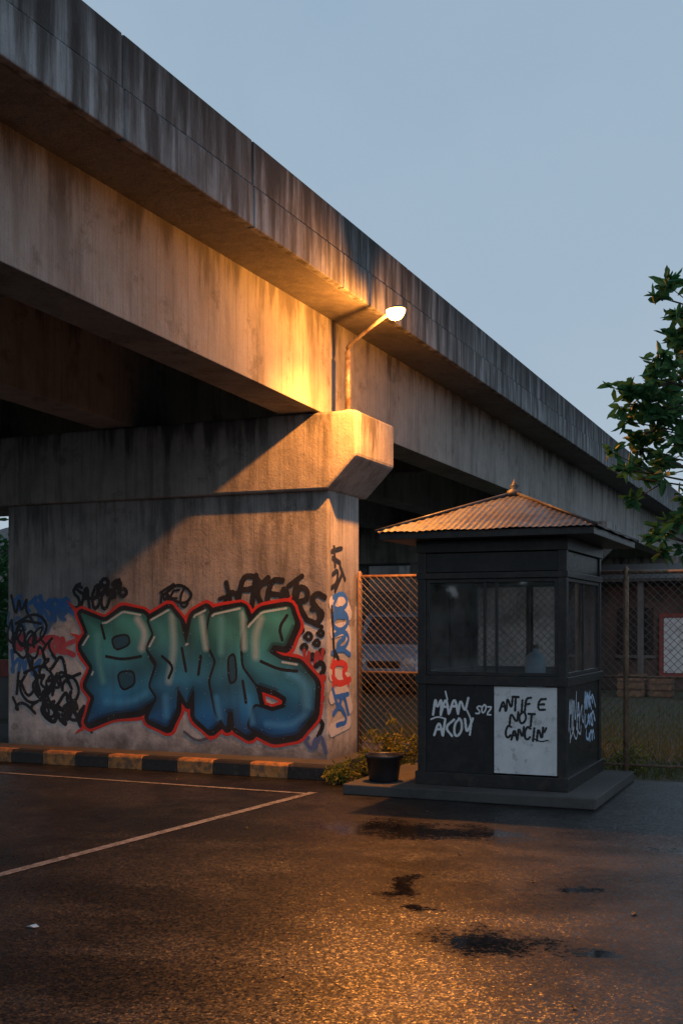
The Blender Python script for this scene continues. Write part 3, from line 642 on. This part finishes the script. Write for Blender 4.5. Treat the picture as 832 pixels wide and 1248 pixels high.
def crate(x,y,lab,s=.5,z=0):
    c=MB(); n=3
    for k in range(n):
        z0=z+.02+k*s*.3; 
        c.box(x,x+s,y,y+.02,z0,z0+s*.22).box(x,x+s,y+s-.02,y+s,z0,z0+s*.22).box(x,x+.02,y+.021,y+s-.021,z0,z0+s*.22).box(x+s-.02,x+s,y+.021,y+s-.021,z0,z0+s*.22)
    for (a,b_) in ((x+.021,y+.021),(x+s-.05,y+.021),(x+.021,y+s-.05),(x+s-.05,y+s-.05)): c.box(a,a+.03,b_,b_+.03,z,z+s*.9)
    c.box(x+.02,x+s-.02,y+.02,y+s-.02,z,z+.02)
    return c.obj("wooden_crate",M_rustpost,None,label=lab,cat="crate")
for (x_,y_,s) in ((-4.7,27,.6),(-4.0,27.2,.5),(-3.1,26.5,.6)): crate(x_,y_,"weathered wooden slat crate standing in the yard grass",s)
B2=empty("warehouse",(-20,46,0),"long dark warehouse beyond the bridge","building")
MB().box(-40,-9,44,54,0,5.2).obj("wall",M_wall2,B2); MB().prism([(43.4,5.2),(49,6.8),(54.6,5.2)],'X',-40.5,-8.5).obj("roof",M_roofd,B2)
for x_ in range(-38,-10,5): MB().box(x_,x_+2.6,43.93,43.99,0,3).obj("door",M_dark,B2)
tl=[Vector((random.uniform(-60,60),random.uniform(72,84),random.uniform(0,5.0))) for i in range(240)]
leaves(tl,M_leafd,"tree_belt",None,ll=1.6,lw=1.2,per=24,spread=3,kind="stuff",label="distant belt of dark trees",cat="trees")
tl=[Vector((random.uniform(-50,50),random.uniform(-46,-34),random.uniform(0,4))) for i in range(260)]  # unseen trees added behind the camera, they block sky glow in the reflections
leaves(tl,M_leafd,"tree_belt",None,ll=1.8,lw=1.3,per=22,spread=3,kind="stuff",label="unseen belt of dark trees added behind the camera to cut sky glow",cat="trees")
t2=Vector((-17.2,19.5,0)); T2=empty("broadleaf_tree",t2,"dense green tree behind the bridge pier","tree")
MB().tube([t2,t2+Vector((.1,0,2)),t2+Vector((0,.2,4))],[.2,.15,.06],10).obj("trunk",M_bark,T2,smooth=True)
leaves([t2+Vector((random.gauss(0,1),random.gauss(0,1),random.uniform(.9,3.4))) for _ in range(260)],M_leaf,"crown",T2,ll=.22,lw=.09,per=14,spread=.4)
W_=empty("low_wall",(-16,16.5,0),"low faded red and grey boundary wall","wall")
MB().box(-24,-11,16.5,16.7,0,.75).obj("wall_base",M_wall2,W_); MB().box(-24,-11,16.48,16.72,.752,1.05).obj("wall_coping",M_redw,W_)
# ---------- van
M_van=paint("pale_van_paint",(.36,.50,.66),.3,.08); M_tyre=paint("tyre_rubber",(.02,.02,.02),.8,.2); M_head=paint("headlight_glass",(.8,.8,.8),.1,.1); M_ws=paint("windscreen_glass",(.08,.13,.18),.15,.2)
vc=dpt(468,760,27.0); vx,vy=vc.x,vc.y
Vn=empty("parked_van",(vx,vy+2,0),"pale blue van parked under the bridge behind the fence","van")
MB().prism([(vy,.35),(vy-.05,.62),(vy+.02,.98),(vy+.35,1.15),(vy+.95,1.92),(vy+1.3,2.0),(vy+4.2,1.98),(vy+4.4,1.8),(vy+4.45,.4),(vy+4.2,.3),(vy+.3,.28)],'X',vx-.86,vx+.86).obj("body",M_van,Vn,bevel=.07)
nrm=Vector((0,-.77,.6)).normalized()*.02
q=[(vx-.74,vy+.40,1.20),(vx+.74,vy+.40,1.20),(vx+.66,vy+.92,1.85),(vx-.66,vy+.92,1.85)]
meshobj("windscreen",[Vector(a)+nrm for a in q],[(0,1,2,3)],M_ws,Vn)
for sx in (-1,1):
    ell("headlight",Vector((vx+sx*.62,vy+.0,.80)),.16,.06,.10,M_head,Vn,0)
    MB().box(min(vx+sx*.865,vx+sx*.875),max(vx+sx*.865,vx+sx*.875),vy+1.2,vy+3.9,1.2,1.75).obj("side_window",M_dark,Vn)
    for wy in (.95,3.5): MB().tube([(vx+sx*.68,vy+wy,.33),(vx+sx*.88,vy+wy,.33)],.33,20).obj("wheel",M_tyre,Vn)
MB().box(vx-.86,vx+.86,vy-.14,vy-.03,.36,.55).obj("bumper",M_plastic,Vn,bevel=.03); MB().box(vx-.4,vx+.4,vy-.07,vy-.03,.66,.82).obj("grille",M_plastic,Vn)
# ---------- litter
M_dry=paint("dry_leaf",(.35,.16,.05),.6,.3)
def litter(u,v_,s,mat,lab,nm,cat):
    d=EYE*F/(v_-760); p=dpt(u,v_,d); a=random.uniform(0,6)
    pts=[(0,-s),( .4*s,-.3*s),(.45*s,.3*s),(0,s),(-.4*s,.35*s),(-.42*s,-.3*s)]
    V=[(p.x+x_*math.cos(a)-y_*math.sin(a),p.y+x_*math.sin(a)+y_*math.cos(a),.008+.012*((i%3)==1)) for i,(x_,y_) in enumerate(pts)]
    meshobj(nm,V,[(0,1,2,3),(0,3,4,5)],mat,None,label=lab,cat=cat)
litter(772,1115,.035,M_dry,"dry orange leaf lying on wet asphalt","fallen_leaf","leaf")
litter(40,1131,.04,M_white,"scrap of pale paper on wet asphalt","paper_scrap","litter")
for (u,v_) in ((560,1042),(300,1010),(650,1075),(180,1080),(520,990),(700,1230),(345,1190)): litter(u,v_,.022,M_dry,"dry orange leaf lying on wet asphalt","fallen_leaf","leaf")
# ---------- world and added fill light
wd=bpy.data.worlds.new("World"); S.world=wd; wd.use_nodes=True; nt=wd.node_tree; nt.nodes.clear()
out=N(nt,'ShaderNodeOutputWorld'); sky=N(nt,'ShaderNodeTexSky',sky_type='NISHITA'); sky.sun_disc=False; sky.sun_elevation=math.radians(3); sky.sun_rotation=math.radians(150)
b1=N(nt,'ShaderNodeBackground'); b1.inputs[1].default_value=.012; L(nt,sky.outputs[0],b1.inputs[0])
tc=N(nt,'ShaderNodeTexCoord'); sp=N(nt,'ShaderNodeSeparateXYZ'); L(nt,tc.outputs['Generated'],sp.inputs[0])
cn=noise(nt,tc.outputs['Generated'],2.6,6,.6,.3)
g=mr(nt,math_(nt,'ADD',sp.outputs[2],mr(nt,cn,.3,.7,-.13,.13)),.0,.6)
col=mix(nt,g,(.41,.50,.60),(.30,.42,.55))
b2=N(nt,'ShaderNodeBackground'); L(nt,col,b2.inputs[0]); b2.inputs[1].default_value=.98
ad=N(nt,'ShaderNodeAddShader'); L(nt,b1.outputs[0],ad.inputs[0]); L(nt,b2.outputs[0],ad.inputs[1]); L(nt,ad.outputs[0],out.inputs[0])
sky_fill=lamp('SUN',"sky_fill",(0,0,30),.28,(.72,.84,1),angle=math.radians(60))  # soft bluish fill added to brighten the pier and kiosk fronts
sky_fill.rotation_euler=Vector((-.5,.72,-.48)).to_track_quat('-Z','Y').to_euler()
